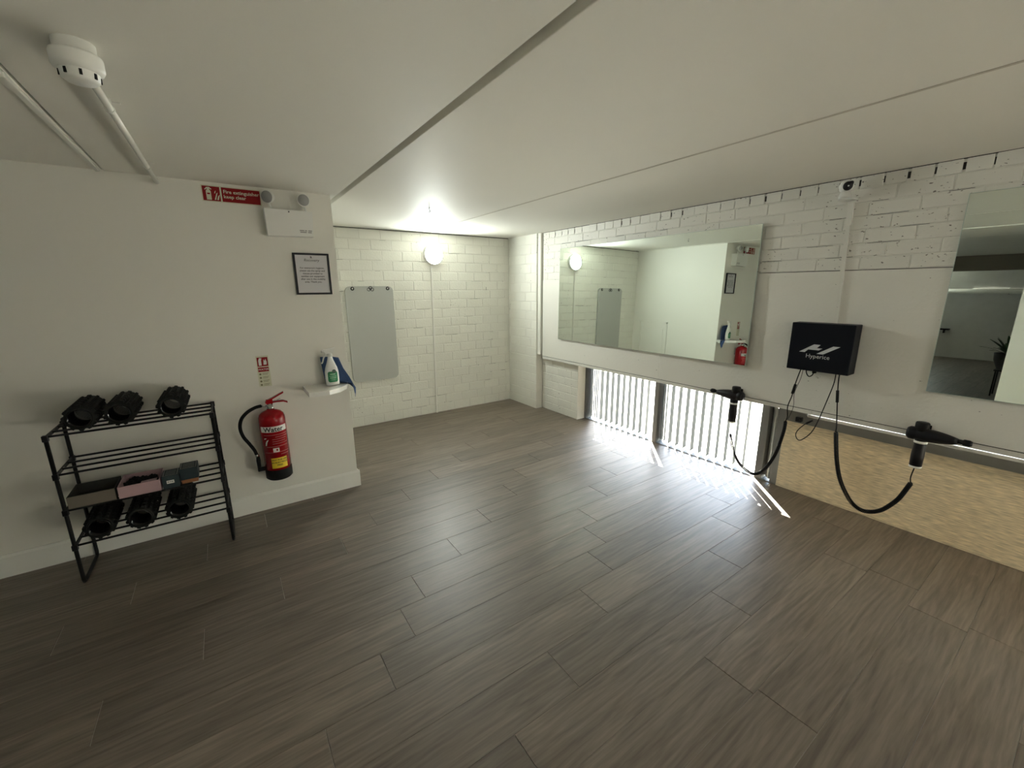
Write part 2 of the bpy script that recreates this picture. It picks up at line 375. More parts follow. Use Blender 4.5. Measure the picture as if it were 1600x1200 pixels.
# ---- bricks
def brick_meshes(L, D, Hh, axis, m, n=5):
    out = []
    for k in range(n):
        bm = bmesh.new(); bmesh.ops.create_cube(bm, size=1)
        dx, dy = (L, D) if axis == 'x' else (D, L)
        for v in bm.verts:
            v.co = Vector((v.co.x * dx, v.co.y * dy, v.co.z * Hh)) + Vector([random.uniform(-.0013, .0013) for _ in range(3)])
        bmesh.ops.bevel(bm, geom=bm.edges[:], offset=0.003, segments=1, affect='EDGES')
        me = bpy.data.meshes.new('brick'); bm.to_mesh(me); bm.free(); me.materials.append(m); out.append(me)
    return out
def lay(parent, axis, a0, a1, front, sgn, z0, course, ncourse, L, m, joint=0.008, start=0, depth=.05, prot=.0012):
    """stretcher courses; front = coordinate of the face, sgn = direction into the wall"""
    ms = brick_meshes(L - joint, depth, course - joint, axis, m); half = {}
    for c in range(ncourse):
        p = a0 - (L / 2 if (c + start) % 2 else 0) ; z = z0 + course * (c + .5)
        while p < a1 - .01:
            q0, q1 = max(p, a0), min(p + L, a1)
            if q1 - q0 > 0.03:
                key = round(q1 - q0, 3)
                if abs(key - L) < .002: me = random.choice(ms)
                else:
                    if key not in half: half[key] = brick_meshes(key - joint, depth, course - joint, axis, m, 1)[0]
                    me = half[key]
                d = front + sgn * (depth / 2 + random.uniform(-prot, prot)); mid = (q0 + q1) / 2
                o = link('brick', me, parent, (mid, d, z + random.uniform(-.0015, .0015)) if axis == 'x' else (d, mid, z + random.uniform(-.0015, .0015)))
            p += L
# back wall
wall_back = struct(MB().box(0.60, 3.5, YB + .0026, YB + .2, -.1, H + .1).build('wall_back', m_mortar))
lay(wall_back, 'x', XPE, 3.134, YB, 1, 0.0, 0.1057, 20, 0.225, m_brick)
def cracks(parent, n, z0, course, nc, a0, a1, put, th=.003, lmax=.16):
    b = MB()
    for _ in range(n):
        k = random.randint(1, nc - 1); L = random.uniform(.03, lmax); a = random.uniform(a0, a1 - L); z = z0 + course * k + random.uniform(-.001, .001)
        h0, h1 = random.uniform(.3, 1) * th / 2, random.uniform(.2, 1) * th / 2
        b.box(*put(a, a + L, z - h0, z + h1))
    o = b.build('joint_cracks', m_dark, parent); o['kind'] = 'stuff'
cracks(wall_back, 46, 0, .1057, 20, .95, 3.1, lambda a, c, z0, z1: (a, c, YB + .0005, YB + .004, z0, z1))
cracks(wall_back, 12, 0, .1057, 20, .95, 3.1, lambda a, c, z0, z1: (a, a + .003, YB + .0002, YB + .004, z0, z0 + (c - a) * .4))
MB().box(XPE, 3.13, YB - .0015, YB + .01, H - .007, H + .01).build('ceiling_gap_shade', m_dark, wall_back)  # solid dark strip, its colour stands for the shade in the gap
# corner pillar
pil = struct(MB().box(3.1386, 3.235, 4.0426, YB + .05, 0, H + .05).build('wall_corner', m_mortar))
lay(pil, 'y', 4.04, YB, 3.136, 1, 0.0, 0.1113, 19, 0.225, m_brick, depth=.096)
MB().box(3.30, 3.36, 3.9, YB, 0, H).build('cavity_back', m_dark, pil)
MB().box(3.150, 3.30, 3.983, 4.043, .70, H, bev=.004).build('pillar_nib', m_brick, pil)
# right wall : upper leaf, smooth panels, lintel strip
wall_right = struct(MB().box(3.1745, XO, YR, 3.965, 0.66, 2.049).build('wall_right', m_mortar))
MB().box(3.1785, XO, YR, 3.966, 2.047, 2.155).build('header_bedding', m_mortar, wall_right)
MB().box(3.1772, 3.19, YR, 3.966, 2.066, 2.100).build('open_joints', m_dark, wall_right)
MB().box(3.1738, 3.18, YR, 3.966, .681, .689).build('lintel_crack', m_dark, wall_right)
hm = brick_meshes(0.1035, .05, .069, 'y', m_brick_r, 6); hg = brick_meshes(0.094, .05, .068, 'y', m_brick_r, 4)
y = 3.966 - .0525
while y > -0.4:
    o = link('brick', random.choice(hg if (random.random() < .45) else hm), wall_right, (XR + .0265 + random.uniform(-.002, .002), y + random.uniform(-.002, .002), 2.0835)); y -= 0.1055
lay(wall_right, 'y', -0.4, 3.966, XR, 1, 1.59, 0.0762, 6, 0.225, m_brick_r, joint=.0045, prot=.0008)
MB().box(XR, 3.24, YR, -.4, 1.59, H).build('plain_panel', m_panel, wall_right)
for ya, yb_ in ((2.2915, 3.966), (-0.35, 2.2895), (YR, -.352)):
    MB().box(XR, 3.20, ya, yb_, 0.6870, 1.587, bev=.0012).build('wall_panel', m_panel, wall_right)
MB().box(XR + .001, XO, YR, 3.966, 0.655, 0.6825, bev=.0012).build('lintel_strip', m_panel, wall_right)
cracks(wall_right, 34, 1.59, .0762, 6, .2, 3.9, lambda a, c, z0, z1: (XR + .0004, XR + .005, a, c, z0, z1), .0028)
MB().box(XR + .0005, XR + .01, -.4, 3.96, H - .004, H + .01).build('ceiling_gap_shade', m_dark, wall_right)  # gap shade along the right wall, also put in as dark colour
MB().box(XR + .0006, XR + .01, .3, 1.52, 1.5872, 1.5902).build('joint_line', m_dark, wall_right)
# lower brick pier below the lintel, beyond the window
low = MB().box(3.2435, XO, 3.4025, 4.06, 0, .66).build('lower_pier', m_mortar, wall_right)
lay(wall_right, 'y', 3.40, 4.05, 3.24, 1, 0.0, 0.0935, 7, 0.225, m_brick, depth=.115)
MB().box(3.2405, 3.37, 3.398, 3.404, 0, .655).build('jamb_render', m_panel, wall_right)

# left partition (L shape) and other walls
wl = MB().box(XF, XPE, YP, YP + .12, 0, H + .02); wl.box(XPE - .12, XPE, YP + .12, YB + .05, 0, H + .02)
wall_left = struct(wl.build('wall_left', m_wall))
hatch = MB()
for a in ((3.98, 4.50, 1.005, 1.03), (3.98, 4.005, .40, 1.03), (4.475, 4.50, .40, 1.03)): hatch.box(XPE, XPE + .008, *a)
hatch.build('hatch_frame', m_wall, wall_left)
MB().box(XPE - .002, XPE + .004, 4.055, 4.43, .40, .925, bev=.001).build('hatch_door', m_wall, wall_left)
bb = MB()
def base_prof(y0): return [(0, 0), (-.016, 0), (-.016, .115), (-.010, .127), (0, .127)]
bb.prism([(0, 0), (.016, 0), (.016, .113), (.009, .127), (0, .127)], lambda u, v, t: (t, YP - u, v), XF, XPE + .016)
struct(bb.build('baseboard_left', m_base))
bb = MB(); bb.prism([(0, 0), (.016, 0), (.016, .113), (.009, .127), (0, .127)], lambda u, v, t: (XPE + u, t, v), YP - .012, YB)
struct(bb.build('baseboard_return', m_base))
struct(MB().box(XF - .15, XF, YR - .1, YP + .1, 0, H + .02).build('wall_far', m_far))
struct(MB().box(XF - .1, XO, YR - .15, YR, 0, H + .02).build('wall_rear', m_wall))
struct(MB().box(-1.42, -1.30, YR, 0.712, 0, H + .02).build('wall_stub', m_wall))
struct(MB().box(-6.35, -6.05, YR, YP, 1.83, H + .02).build('trim_1', m_brown))

# ---- outside
g = MB().box(XO + .001, 22, -14, 20, -.25, -.02).build('ground', m_ground); struct(g)

# ---- window with grey posts and panes
win = struct(MB().box(3.354, XO, -2.3, 3.40, -.03, .006).build('window_1', m_frame))
for ya, yb_ in ((3.372, 3.40), (2.398, 2.448), (1.405, 1.461), (1.285, 1.345), (-.6, -.55)):
    MB().box(3.354, 3.455, ya, yb_, .006, .66, bev=.003).build('frame_post', m_frame, win)
for ya, yb_ in ((2.448, 3.372), (1.461, 2.398), (1.345, 1.405), (-.55, 1.285), (-2.3, -.6)):
    MB().box(3.446, 3.450, ya, yb_, .006, .66).build('pane', m_glass, win)

# ---- vertical blinds
def slat_mesh():
    b = MB(); n = 6; W, Hh, th = .095, .575, .0008; vs = []
    for i in range(n + 1):
        u = -W / 2 + W * i / n; c = .006 * (1 - (2 * u / W) ** 2)
        for (dz) in (0, Hh):
            vs += [(u, c, dz), (u, c + th, dz)]
    fs = []
    for i in range(n):
        o = i * 4; q = o + 4
        fs += [(o, q, q + 2, o + 2), (o + 1, o + 3, q + 3, q + 1), (o, o + 1, q + 1, q), (o + 2, q + 2, q + 3, o + 3)]
    fs += [(0, 2, 3, 1), (n * 4, n * 4 + 1, n * 4 + 3, n * 4 + 2)]
    b.add(vs, fs); return b.mesh('slat', m_slat)
slat_me = slat_mesh()
m_slat_lit = cloth_trans('lit_blind_fabric', (0.62, 0.62, 0.58), 0.12)  # same blind fabric, made paler to paint in the light on the bunch
slat_lit = slat_me.copy(); slat_lit.materials[0] = m_slat_lit
def blind(label, y0, y1, bunch, open_, ang, me=None):
    me = me or slat_me
    t = thing('vertical_blind', label, 'blind', (3.395, (y0 + y1) / 2, .0), 'white vertical blinds in the low window')
    MB().box(3.385, 3.415, y0, y1, .605, .64, bev=.002).build('head_rail', m_plast, t)
    for yy in bunch:
        o = link('slat', me, t); o.location = (3.397, yy, .025); o.rotation_euler = (0, 0, math.radians(ang + 14 + random.uniform(-3, 3)))
    for yy in open_:
        o = link('slat', slat_me, t); o.location = (3.397, yy, .025); o.rotation_euler = (0, 0, math.radians(ang + random.uniform(-1.5, 1.5)))
    return t
blind('vertical blind filling the far left pane of the low window, next to the brick jamb', 2.455, 3.365, [3.335, 3.315, 3.29, 3.262, 3.235], [3.17 - .0775 * k for k in range(9)], 20)
blind('vertical blind in the middle pane of the low window, behind the left massage gun', 1.468, 2.39, [2.37, 2.352, 2.33], [2.27 - .0775 * k for k in range(10)], 13)
blind('narrow bunched blind in the slim pane between two grey posts', 1.352, 1.40, [1.383, 1.378, 1.373, 1.368], [], 24, slat_lit)

# ---- beige roller blind
t = thing('roller_blind', 'beige woven roller blind lowered to the floor right of the window posts', 'blind', (3.35, .3, .53))
MB().box(3.3465, 3.3485, -1.3, 1.292, .016, .535).build('fabric', m_roller, t)
MB().box(3.3445, 3.3538, -1.3, 1.292, .0005, .018, bev=.001).build('bottom_bar', m_roller, t)
c = MB().prism([(3.338, .53), (3.395, .53), (3.395, .603), (3.352, .603), (3.338, .588)], lambda u, v, t_: (u, t_, v), -1.3, 1.15)
c.prism([(3.338, .53), (3.395, .53), (3.395, .64), (3.352, .64), (3.338, .60)], lambda u, v, t_: (u, t_, v), 1.15, 1.288)
c.build('cassette', mat('grey_blind_cassette', (0.20, 0.19, 0.17), 0.5), t)

# ================================================================== FIXTURES
# ---- mirrors
def mirror(label, y0, y1, z0, z1, tilt, yaw):
    t = thing('wall_mirror', label, 'mirror', (XR, (y0 + y1) / 2, z0))
    b = MB().box(-.006, -.0061, -(y1 - y0) / 2 + .002, (y1 - y0) / 2 - .002, .002, z1 - z0 - .002)
    r = MB().box(-.0058, .0, -(y1 - y0) / 2, (y1 - y0) / 2, 0, z1 - z0)
    for nm, q, m in (('mirror_glass', b, m_mirror), ('polished_edge', r, m_mirror_edge)):
        o = bpy.data.objects.new(nm, q.mesh(nm, m)); COL.objects.link(o); o.parent = t
    t.rotation_euler = (0, tilt, yaw); t.location.x = XR - .003 - tilt * (z1 - z0) - abs(yaw) * (y1 - y0) / 2
    return t
mirror('large frameless landscape mirror over the low window, reflecting the round lamp', 1.522, 3.656, .925, 1.92, math.radians(.7), math.radians(-.4))
mirror('frameless mirror at the right edge, reflecting the dark far room and plant', -1.55, .549, .925, 1.945, math.radians(.2), 0)

# ---- round bulkhead light on the back wall and its trunking
def bulkhead(label, c, nrm, m, rad=.104):
    t = thing('bulkhead_light', label, 'light', c)
    MB().lathe([(rad + .014, 0), (rad + .014, .034), (rad + .008, .045), (rad + .001, .046), (rad + .001, .034), (0.0001, .034)], c, nrm, 40).build('base_ring', m_plast, t)
    MB().lathe([(rad, .036), (rad, .043), (rad * .95, .0455), (rad * .75, .0475), (rad * .4, .049), (0.0001, .0495)], c, nrm, 40).build('diffuser', m, t)
    return t
bulkhead('round white lamp, lit, high on the white brick back wall', (2.079, YB - .001, 1.882), (0, -1, 0), m_led)
bulkhead('added round fill lamp, lit, out of view on the wall behind the camera', (2.2, YR + .001, 1.80), (0, 1, 0), m_rear_fill)  # unseen lamp added as fill to brighten the room
bulkhead('round white lamp, lit, on the far brick wall beyond the plant', (XF + .001, 2.75, 1.72), (1, 0, 0), m_farl)
t = thing('cable_trunking', 'thin white cable trunking running down the brick wall from the round lamp', 'trunking', (2.05, YB, 0))
MB().hexa([(2.026, YB - .014, 0), (2.046, YB - .014, 0), (2.046, YB - .001, 0), (2.026, YB - .001, 0)], [(2.046, YB - .014, 1.79), (2.066, YB - .014, 1.79), (2.066, YB - .001, 1.79), (2.046, YB - .001, 1.79)]).build('lower_length', m_plast2, t)
MB().hexa([(2.036, YB - .02, 1.45), (2.068, YB - .02, 1.45), (2.068, YB - .001, 1.45), (2.036, YB - .001, 1.45)], [(2.036, YB - .02, 1.456), (2.068, YB - .02, 1.456), (2.068, YB - .001, 1.456), (2.036, YB - .001, 1.456)]).build('joint_clip', m_plast2, t)

# ---- hanging exercise mat
t = thing('exercise_mat', 'thick grey exercise mat hanging on the white brick back wall', 'mat', (1.32, YB - .03, .5))
MB().prism(rrect(.503, 1.02, .055), lambda u, v, d: (1.324 + u - (v) * .0 , d, 1.021 + v), YB - .034, YB - .006).build('mat_body', m_mat, t)
for x in (1.146, 1.517):
    b = MB().lathe([(.019, 0), (.019, .003), (.010, .005), (.010, 0)], (x, YB - .0345, 1.507), (0, -1, 0), 20); b.build('eyelet', m_black, t)
    MB().sphere((x, YB - .040, 1.509), .009, 12).build('hook_tip', m_chrome, t)
b = MB()
for dx, dz in ((-.018, -.004), (.018, -.004), (0, .012)):
    b.tube([(1.333 + dx + .016 * math.cos(a), YB - .0352, 1.502 + dz + .016 * math.sin(a)) for a in [2 * pi * k / 18 for k in range(18)]], .0032, 5, True)
b.build('ring_emblem', m_ink, t)

# ---- conduit & camera on the right wall
t = thing('security_camera', 'small white security camera with black face under the ceiling', 'camera', (3.12, 1.06, 1.99))
MB().box(3.09, XR + .002, 1.01, 1.085, 1.988, 2.0, bev=.003).build('shelf_bracket', m_plast, t)
MB().lathe([(0, 2.0), (.030, 2.0), (.031, 2.012), (.026, 2.028), (.022, 2.04)], (3.115, 1.06, 0)).build('camera_base', m_plast, t)
cb = MB().sphere((3.115, 1.06, 2.066), .036, 24); cb.build('camera_head', m_plast, t)
fc = Vector((-.84, -.52, -.10)).normalized(); u_, v_, d_ = frame_z(fc)
upv = (Vector((0, 0, 1)) - fc * fc.z).normalized(); sdv = fc.cross(upv)
b = MB(); ring = []
for k in range(28):
    a = 2 * pi * k / 28; ru, rv = .024 * math.cos(a), .025 * math.sin(a)
    if 0 < a < pi / 2: s_ = 1 + .38 * math.sin(2 * a) ** 3; ru *= s_; rv *= s_
    ring.append((ru, rv))
cc = Vector((3.115, 1.06, 2.066)) ; vs = []
for s_, hgt in ((1.0, .022), (.96, .033), (.5, .0385), (0.02, .040)):
    vs += [cc + fc * hgt + (-sdv) * (u * s_) + upv * (v * s_) for u, v in ring]
fs = [(j * 28 + i, j * 28 + (i + 1) % 28, (j + 1) * 28 + (i + 1) % 28, (j + 1) * 28 + i) for j in range(3) for i in range(28)]
b.add(vs, fs, True); cf = b.build('camera_face', m_blackp, t)
MB().cyl(cc + fc * .0385 , cc + fc * .0415, .004, n=12).build('lens', m_logo, cf)
t = thing('cable_trunking', 'white cable trunking running down the right wall from the camera to the black box', 'trunking', (XR, 1.03, 1.27))
MB().hexa([(XR - .012, 1.006, 1.262), (XR + .001, 1.006, 1.262), (XR + .001, 1.026, 1.262), (XR - .012, 1.026, 1.262)], [(XR - .012, 1.028, 1.86), (XR + .001, 1.028, 1.86), (XR + .001, 1.048, 1.86), (XR - .012, 1.048, 1.86)]).build('lower_length', m_panel, t)
MB().hexa([(XR - .017, 1.020, 1.85), (XR + .001, 1.020, 1.85), (XR + .001, 1.048, 1.85), (XR - .017, 1.048, 1.85)], [(XR - .017, 1.024, 1.975), (XR + .001, 1.024, 1.975), (XR + .001, 1.052, 1.975), (XR - .017, 1.052, 1.975)]).build('upper_length', m_panel, t)

# ---- massage charging box
t = thing('charging_box', 'black wall box with silver logo between the two mirrors', 'box', (XR, 1.05, .96))
XB = 3.068
MB().box(XB, XR + .001, .882, 1.222, .965, 1.269, bev=.003).build('box_body', m_box, t)
fn = lambda u, v: (XB - .0007, 1.222 - u, .965 + v)       # u to the right as seen, v up
def flat(poly, m, nm, par, f, th=.0006):
    b = MB(); n = len(poly); fr = [f(u, v) for u, v in poly]; b.add(fr, [tuple(range(n))]); return b.build(nm, m, par)
flat([(.062, .118), (.140, .172), (.176, .172), (.158, .150), (.188, .150), (.170, .137), (.112, .137), (.094, .118)], m_logo, 'logo_left_stroke', t, fn)
flat([(.160, .114), (.243, .169), (.280, .169), (.196, .114)], m_logo, 'logo_right_stroke', t, fn)
text_obj('brand_lettering', 'Hyperice', .036, lambda u, v: fn(.168 + u, .085 + v), m_logo, t)

# ---- massage guns on wall holders
def gun(label, yb_, s, zc, zb, cord_y):
    """yb_ = y of the handle, s = direction of the tip"""
    x = 3.098; t = thing('massage_gun', label, 'massage gun', (x, yb_, zb))
    prof = [(0, -.058), (.028, -.057), (.036, -.046), (.0365, -.024), (.033, -.020), (.0365, -.014), (.037, .030), (.034, .065), (.028, .100), (.021, .128), (.016, .143), (0, .144)]
    MB().lathe(prof, (x, yb_ - s * .005, zc), (0, s, 0), 24).build('gun_body', m_blackp, t)
    MB().lathe([(0, .138), (.013, .138), (.012, .160), (.0165, .164), (.0165, .186), (.012, .195), (0, .196)], (x, yb_ - s * .005, zc + .002), (0, s, 0), 18).build('massage_head', m_rubber, t)
    MB().lathe([(0, .0), (.030, .0), (.030, .062), (.027, .068), (0, .069)], (x, yb_ - s * .006, zc), (0, 0, 1), 24).build('motor_cap', m_black, t)
    MB().lathe([(0, 0), (.027, 0), (.0285, .06), (.026, .12), (.027, .17)], (x, yb_, zb + .012), (0, 0, 1), 22).build('handle', m_blackp, t)
    MB().lathe([(0, 0), (.024, 0), (.0275, .003), (.0275, .012), (0, .013)], (x, yb_, zb), (0, 0, 1), 22).build('white_end_ring', m_plast, t)
    MB().lathe([(.0262, -.006), (.0285, -.006), (.0285, .006), (.0262, .006)], (x, yb_, zb + .152), (0, 0, 1), 22, closed=True).build('collar_ring', m_plast, t)
    return t
g1 = gun('left black massage gun on its holder in front of the striped blinds', 1.553, 1, .700, .487, 0)
g2 = gun('right black massage gun on its holder above the beige roller blind', .514, -1, .694, .500, 0)
def holder(label, y, z):
    t = thing('gun_holder', label, 'holder', (XR, y, z))
    MB().box(XR - .006, XR + .001, y - .025, y + .025, z - .002, z + .052, bev=.002).build('back_plate', m_black, t)
    MB().box(XR - .040, XR - .005, y - .02, y + .02, z + .018, z + .034, bev=.002).build('arm', m_black, t)
    return t
holder('small black wall holder behind the left massage gun', 1.558, .69)
holder('small black wall holder behind the right massage gun', .519, .684)

def coil(path, R_, wire, pitch, mb, sides=5):
    P = resample(spline(path, 24), pitch / 10); u = None; out = []
    for i, p in enumerate(P):
        tn = (P[min(i + 1, len(P) - 1)] - P[max(i - 1, 0)]).normalized()
        if u is None: u = frame_z(tn)[0]
        u = (u - tn * u.dot(tn)).normalized(); v = tn.cross(u); a = 2 * pi * i / 10
        k = min(1, i / 12, (len(P) - 1 - i) / 12)
        out.append(p + (u * math.cos(a) + v * math.sin(a)) * R_ * max(k, .15))
    mb.tube(out, wire, sides)
X1 = 3.085
t = thing('coiled_cable', 'black coiled cable looping from the black box to the left massage gun', 'cable', (X1, 1.16, .95))
MB().tube(spline([(3.11, 1.148, .97), (3.095, 1.152, .93), (3.085, 1.163, .85), (X1, 1.170, .78), (X1, 1.186, .70), (X1, 1.179, .63), (X1, 1.186, .598)]), .0033, 6).build('straight_lead', m_rubber, t)
MB().cyl((X1, 1.159, .86), (X1, 1.170, .795), .0085, n=10).build('connector', m_rubber, t)
MB().tube(spline([(3.115, 1.138, .97), (3.10, 1.140, .90), (3.09, 1.160, .80), (3.10, 1.158, .70), (3.09, 1.176, .61)]), .0016, 5).build('thin_wire', m_rubber, t)
b = MB(); coil([(X1, 1.186, .60), (X1, 1.187, .537), (X1, 1.198, .456), (X1, 1.217, .357), (X1, 1.255, .249), (X1, 1.298, .177), (X1, 1.342, .145), (X1, 1.384, .149), (X1, 1.453, .187), (X1, 1.505, .262), (X1, 1.539, .362), (X1 + .005, 1.549, .40)], .0088, .0030, .0066, b); b.build('coil', m_rubber, t)
MB().tube(spline([(X1 + .005, 1.549, .40), (3.094, 1.551, .44), (3.098, 1.553, .4865)]), .003, 6).build('end_lead', m_steel, t)
t = thing('coiled_cable', 'black coiled cable hanging in a loop from the black box to the right massage gun', 'cable', (X1, .92, .95))
MB().tube(spline([(3.11, .936, .97), (3.095, .932, .93), (X1, .922, .84), (X1, .908, .72), (X1, .899, .64), (X1, .898, .60)]), .0035, 6).build('straight_lead', m_rubber, t)
MB().cyl((X1, .925, .865), (X1, .917, .79), .0085, n=10).build('connector', m_rubber, t)
b = MB(); coil([(X1, .897, .605), (X1, .885, .52), (X1, .867, .42), (X1, .842, .325), (X1, .808, .25), (X1, .757, .178), (X1, .705, .150), (X1, .655, .160), (X1, .612, .192), (X1, .575, .245), (X1, .547, .30), (X1, .52, .385), (X1, .512, .412)], .0098, .0032, .0072, b); b.build('coil', m_rubber, t)
MB().tube(spline([(X1, .516, .41), (3.094, .521, .44), (3.098, .515, .4995)]), .003, 6).build('end_lead', m_rubber, t)
t = thing('power_cable', 'thin black cable drooping from the box in a loop over the beige blind', 'cable', (3.10, .95, .95))
MB().tube(spline([(3.11, .955, .97), (3.10, .955, .90), (3.09, .970, .80), (3.08, .998, .65), (3.07, 1.020, .57), (3.065, 1.055, .515), (3.065, 1.085, .493), (3.07, 1.108, .520), (3.085, 1.106, .552), (3.11, 1.085, .59), (3.13, 1.062, .615)]), .003, 6).build('lead', m_rubber, t)
MB().cyl((3.118, 1.075, .602), (3.145, 1.05, .625), .006, n=10).build('plug', m_rubber, t)
t = thing('cable_loop', 'short loop of black cable tucked under the black box', 'cable', (3.11, 1.09, .96))
MB().tube(spline([(3.10, 1.115, .97), (3.10, 1.112, .945), (3.095, 1.095, .925), (3.10, 1.078, .935), (3.105, 1.070, .97)]), .0035, 6).build('loop', m_rubber, t)
MB().box(3.095, 3.118, 1.062, 1.080, .948, .968, bev=.002).build('cable_clip', m_rubber, t)
t = thing('socket_block', 'small black block at the top left corner of the beige roller blind', 'connector', (3.32, 1.2, .56))
MB().box(3.305, 3.338, 1.172, 1.212, .545, .580, bev=.004).build('block', m_blackp, t)
MB().cyl((3.30, 1.192, .562), (3.307, 1.192, .562), .010, n=12).build('knob', m_blackp, t)

# ---- fire sign
SY = YP - .003
t = thing('safety_sign', 'red fire extinguisher keep clear sign near the ceiling left of the emergency light', 'sign', (.14, YP, 2.05))
MB().box(-.008, .292, SY, YP, 2.011, 2.101).build('sign_plate', m_cream, t)
sf = lambda d: (lambda u, v: (-.008 + u, SY - d, 2.011 + v))
flat([(.005, .005), (.090, .005), (.090, .085), (.005, .085)], m_redsign, 'pictogram_panel', t, sf(.0006))
tp = flat([(.098, .005), (.295, .005), (.295, .085), (.098, .085)], m_redsign, 'text_panel', t, sf(.0006))
flat([(.022, .010), (.046, .010), (.046, .058), (.040, .066), (.040, .072), (.048, .066), (.051, .070), (.040, .080), (.026, .078), (.016, .066), (.020, .064), (.028, .072), (.028, .066), (.022, .058)], m_cream, 'extinguisher_pictogram', t, sf(.0012))
flat([(.027, .040), (.041, .040), (.041, .048), (.027, .048)], m_redsign, 'pictogram_label', t, sf(.0016))
b = MB()
for dx, dz, sc in ((.060, .012, 1.0), (.066, .030, .9), (.072, .012, 1.2), (.062, .048, .6)):
    b.add([sf(.0012)(dx + q[0] * sc, dz + q[1] * sc) for q in ((0, 0), (.007, 0), (.010, .012), (.014, .026), (.006, .018), (.003, .010))], [tuple(range(6))])
b.build('flame_pictogram', m_cream, t)
text_obj('sign_lettering', 'Fire extinguisher\nkeep clear', .0272, lambda u, v: sf(.0012)(.106 + u, .053 + v), m_cream, tp, align='LEFT', bold=.0004)

# ---- emergency twin light
t = thing('emergency_light', 'white twin spot emergency light box on the partition under the ceiling', 'light', (.43, YP, 1.83))
MB().hexa([(.298, YP - .068, 1.832), (.560, YP - .068, 1.838), (.560, YP + .001, 1.838), (.298, YP + .001, 1.832)], [(.294, YP - .078, 1.990), (.566, YP - .078, 1.990), (.566, YP + .001, 1.990), (.294, YP + .001, 1.990)]).build('housing', m_plast, t)
for cx, dr in ((.322, Vector((-.55, -.80, -.15))), (.519, Vector((.12, -.98, -.1)))):
    dr.normalize(); c0 = Vector((cx, YP - .072, 2.057))
    MB().lathe([(0, -.040), (.020, -.038), (.034, -.018), (.038, .0), (.038, .010), (.034, .012)], c0, dr, 26).build('lamp_head', m_plast, t)
    MB().lathe([(.034, .010), (.030, .014), (0.0001, .018)], c0, dr, 26).build('lamp_lens', m_lens, t)
    MB().tube([(cx + .012, YP - .055, 1.985), (cx + .012, YP - .058, 2.0), (cx + .004, YP - .052, 2.022)], .006, 8).build('swivel_stalk', m_plast, t)
MB().cyl((.428, YP - .0772, 1.979), (.428, YP - .0795, 1.979), .004, n=10).build('indicator', m_black, t)
hf = lambda u, v: (.500 + u, YP - .0705 - (v + .025) * .0633 - .0012, 1.865 + v)
for v0, spans in ((.004, ((-.02, .006), (.010, .022), (.030, .052))), (-.006, ((-.018, .020), (.028, .050)))):
    for u0, u1 in spans: flat([(u0, v0), (u1, v0), (u1, v0 + .006), (u0, v0 + .006)], m_grey_ink, 'small_print', t, hf)

# ---- framed notice
t = thing('framed_notice', 'black framed printed notice on the partition below the emergency light', 'notice', (.54, YP, 1.47))
b = MB(); X0, X1_, Z0, Z1 = .428, .650, 1.468, 1.738
for a in ((X0, X1_, Z0, Z0 + .012), (X0, X1_, Z1 - .012, Z1), (X0, X0 + .012, Z0 + .012, Z1 - .012), (X1_ - .012, X1_, Z0 + .012, Z1 - .012)): b.box(a[0], a[1], YP - .018, YP + .001, a[2], a[3])
b.build('frame', m_blackp, t)
MB().box(X0 + .010, X1_ - .010, YP - .010, YP, Z0 + .010, Z1 - .010).build('paper', m_paper, t)
nf = lambda u, v: (.539 + u, YP - .0106, v)
text_obj('notice_text', "For everyone's hygiene,\nplease use the spray and\ntissues provided to\nsanitise our equipment\nafter use in the mobility\narea. Thank you.", .0158, lambda u, v: nf(u, 1.638 + v), m_ink, t, bold=.00025, space=1.15)
text_obj('notice_heading', 'Recovery', .025, lambda u, v: nf(u, 1.685 + v), m_ink, t, shear=.25)
text_obj('notice_emblem', 'R', .020, lambda u, v: nf(u, 1.705 + v), m_ink, t, bold=.0006)

# ---- extinguisher ID sign
t = thing('extinguisher_sign', 'small upright red and cream instruction sign above the extinguisher', 'sign', (.175, YP, .87))
MB().box(.138, .210, SY + .001, YP, .872, 1.078).build('sign_plate', m_cream, t)
idf = lambda d: (lambda u, v: (.138 + u, SY + .001 - d, .872 + v))
flat([(.005, .136), (.067, .136), (.067, .196), (.005, .196)], m_redsign, 'pictogram_panel', t, idf(.0006))
flat([(.005, .100), (.067, .100), (.067, .130), (.005, .130)], m_redsign, 'text_band', t, idf(.0006))
flat([(.013, .142), (.029, .142), (.029, .176), (.033, .190), (.019, .192), (.013, .176)], m_paperw, 'extinguisher_pictogram', t, idf(.0012))
flat([(.040, .146), (.058, .146), (.060, .164), (.054, .186), (.050, .170), (.044, .182)], m_paperw, 'flame_pictogram', t, idf(.0012))
text_obj('band_lettering', 'WATER', .018, lambda u, v: idf(.0012)(.036 + u, .109 + v), m_paperw, t)
b = MB()
for k in range(4):
    z = .084 - k * .024
    b.add([idf(.0010)(.014 + .0065 * math.cos(q), z + .0065 * math.sin(q)) for q in [2 * pi * i / 12 for i in range(12)]], [tuple(range(12))])
    for j, ln in enumerate((.036, .030)):
        b.add([idf(.0010)(u, v) for u, v in ((.026, z + .004 - j * .008), (.026 + ln, z + .004 - j * .008), (.026 + ln, z + .0065 - j * .008), (.026, z + .0065 - j * .008))], [(0, 1, 2, 3)])
b.build('printed_lines', mat('olive_ink', (0.20, 0.19, 0.10), 0.6), t)

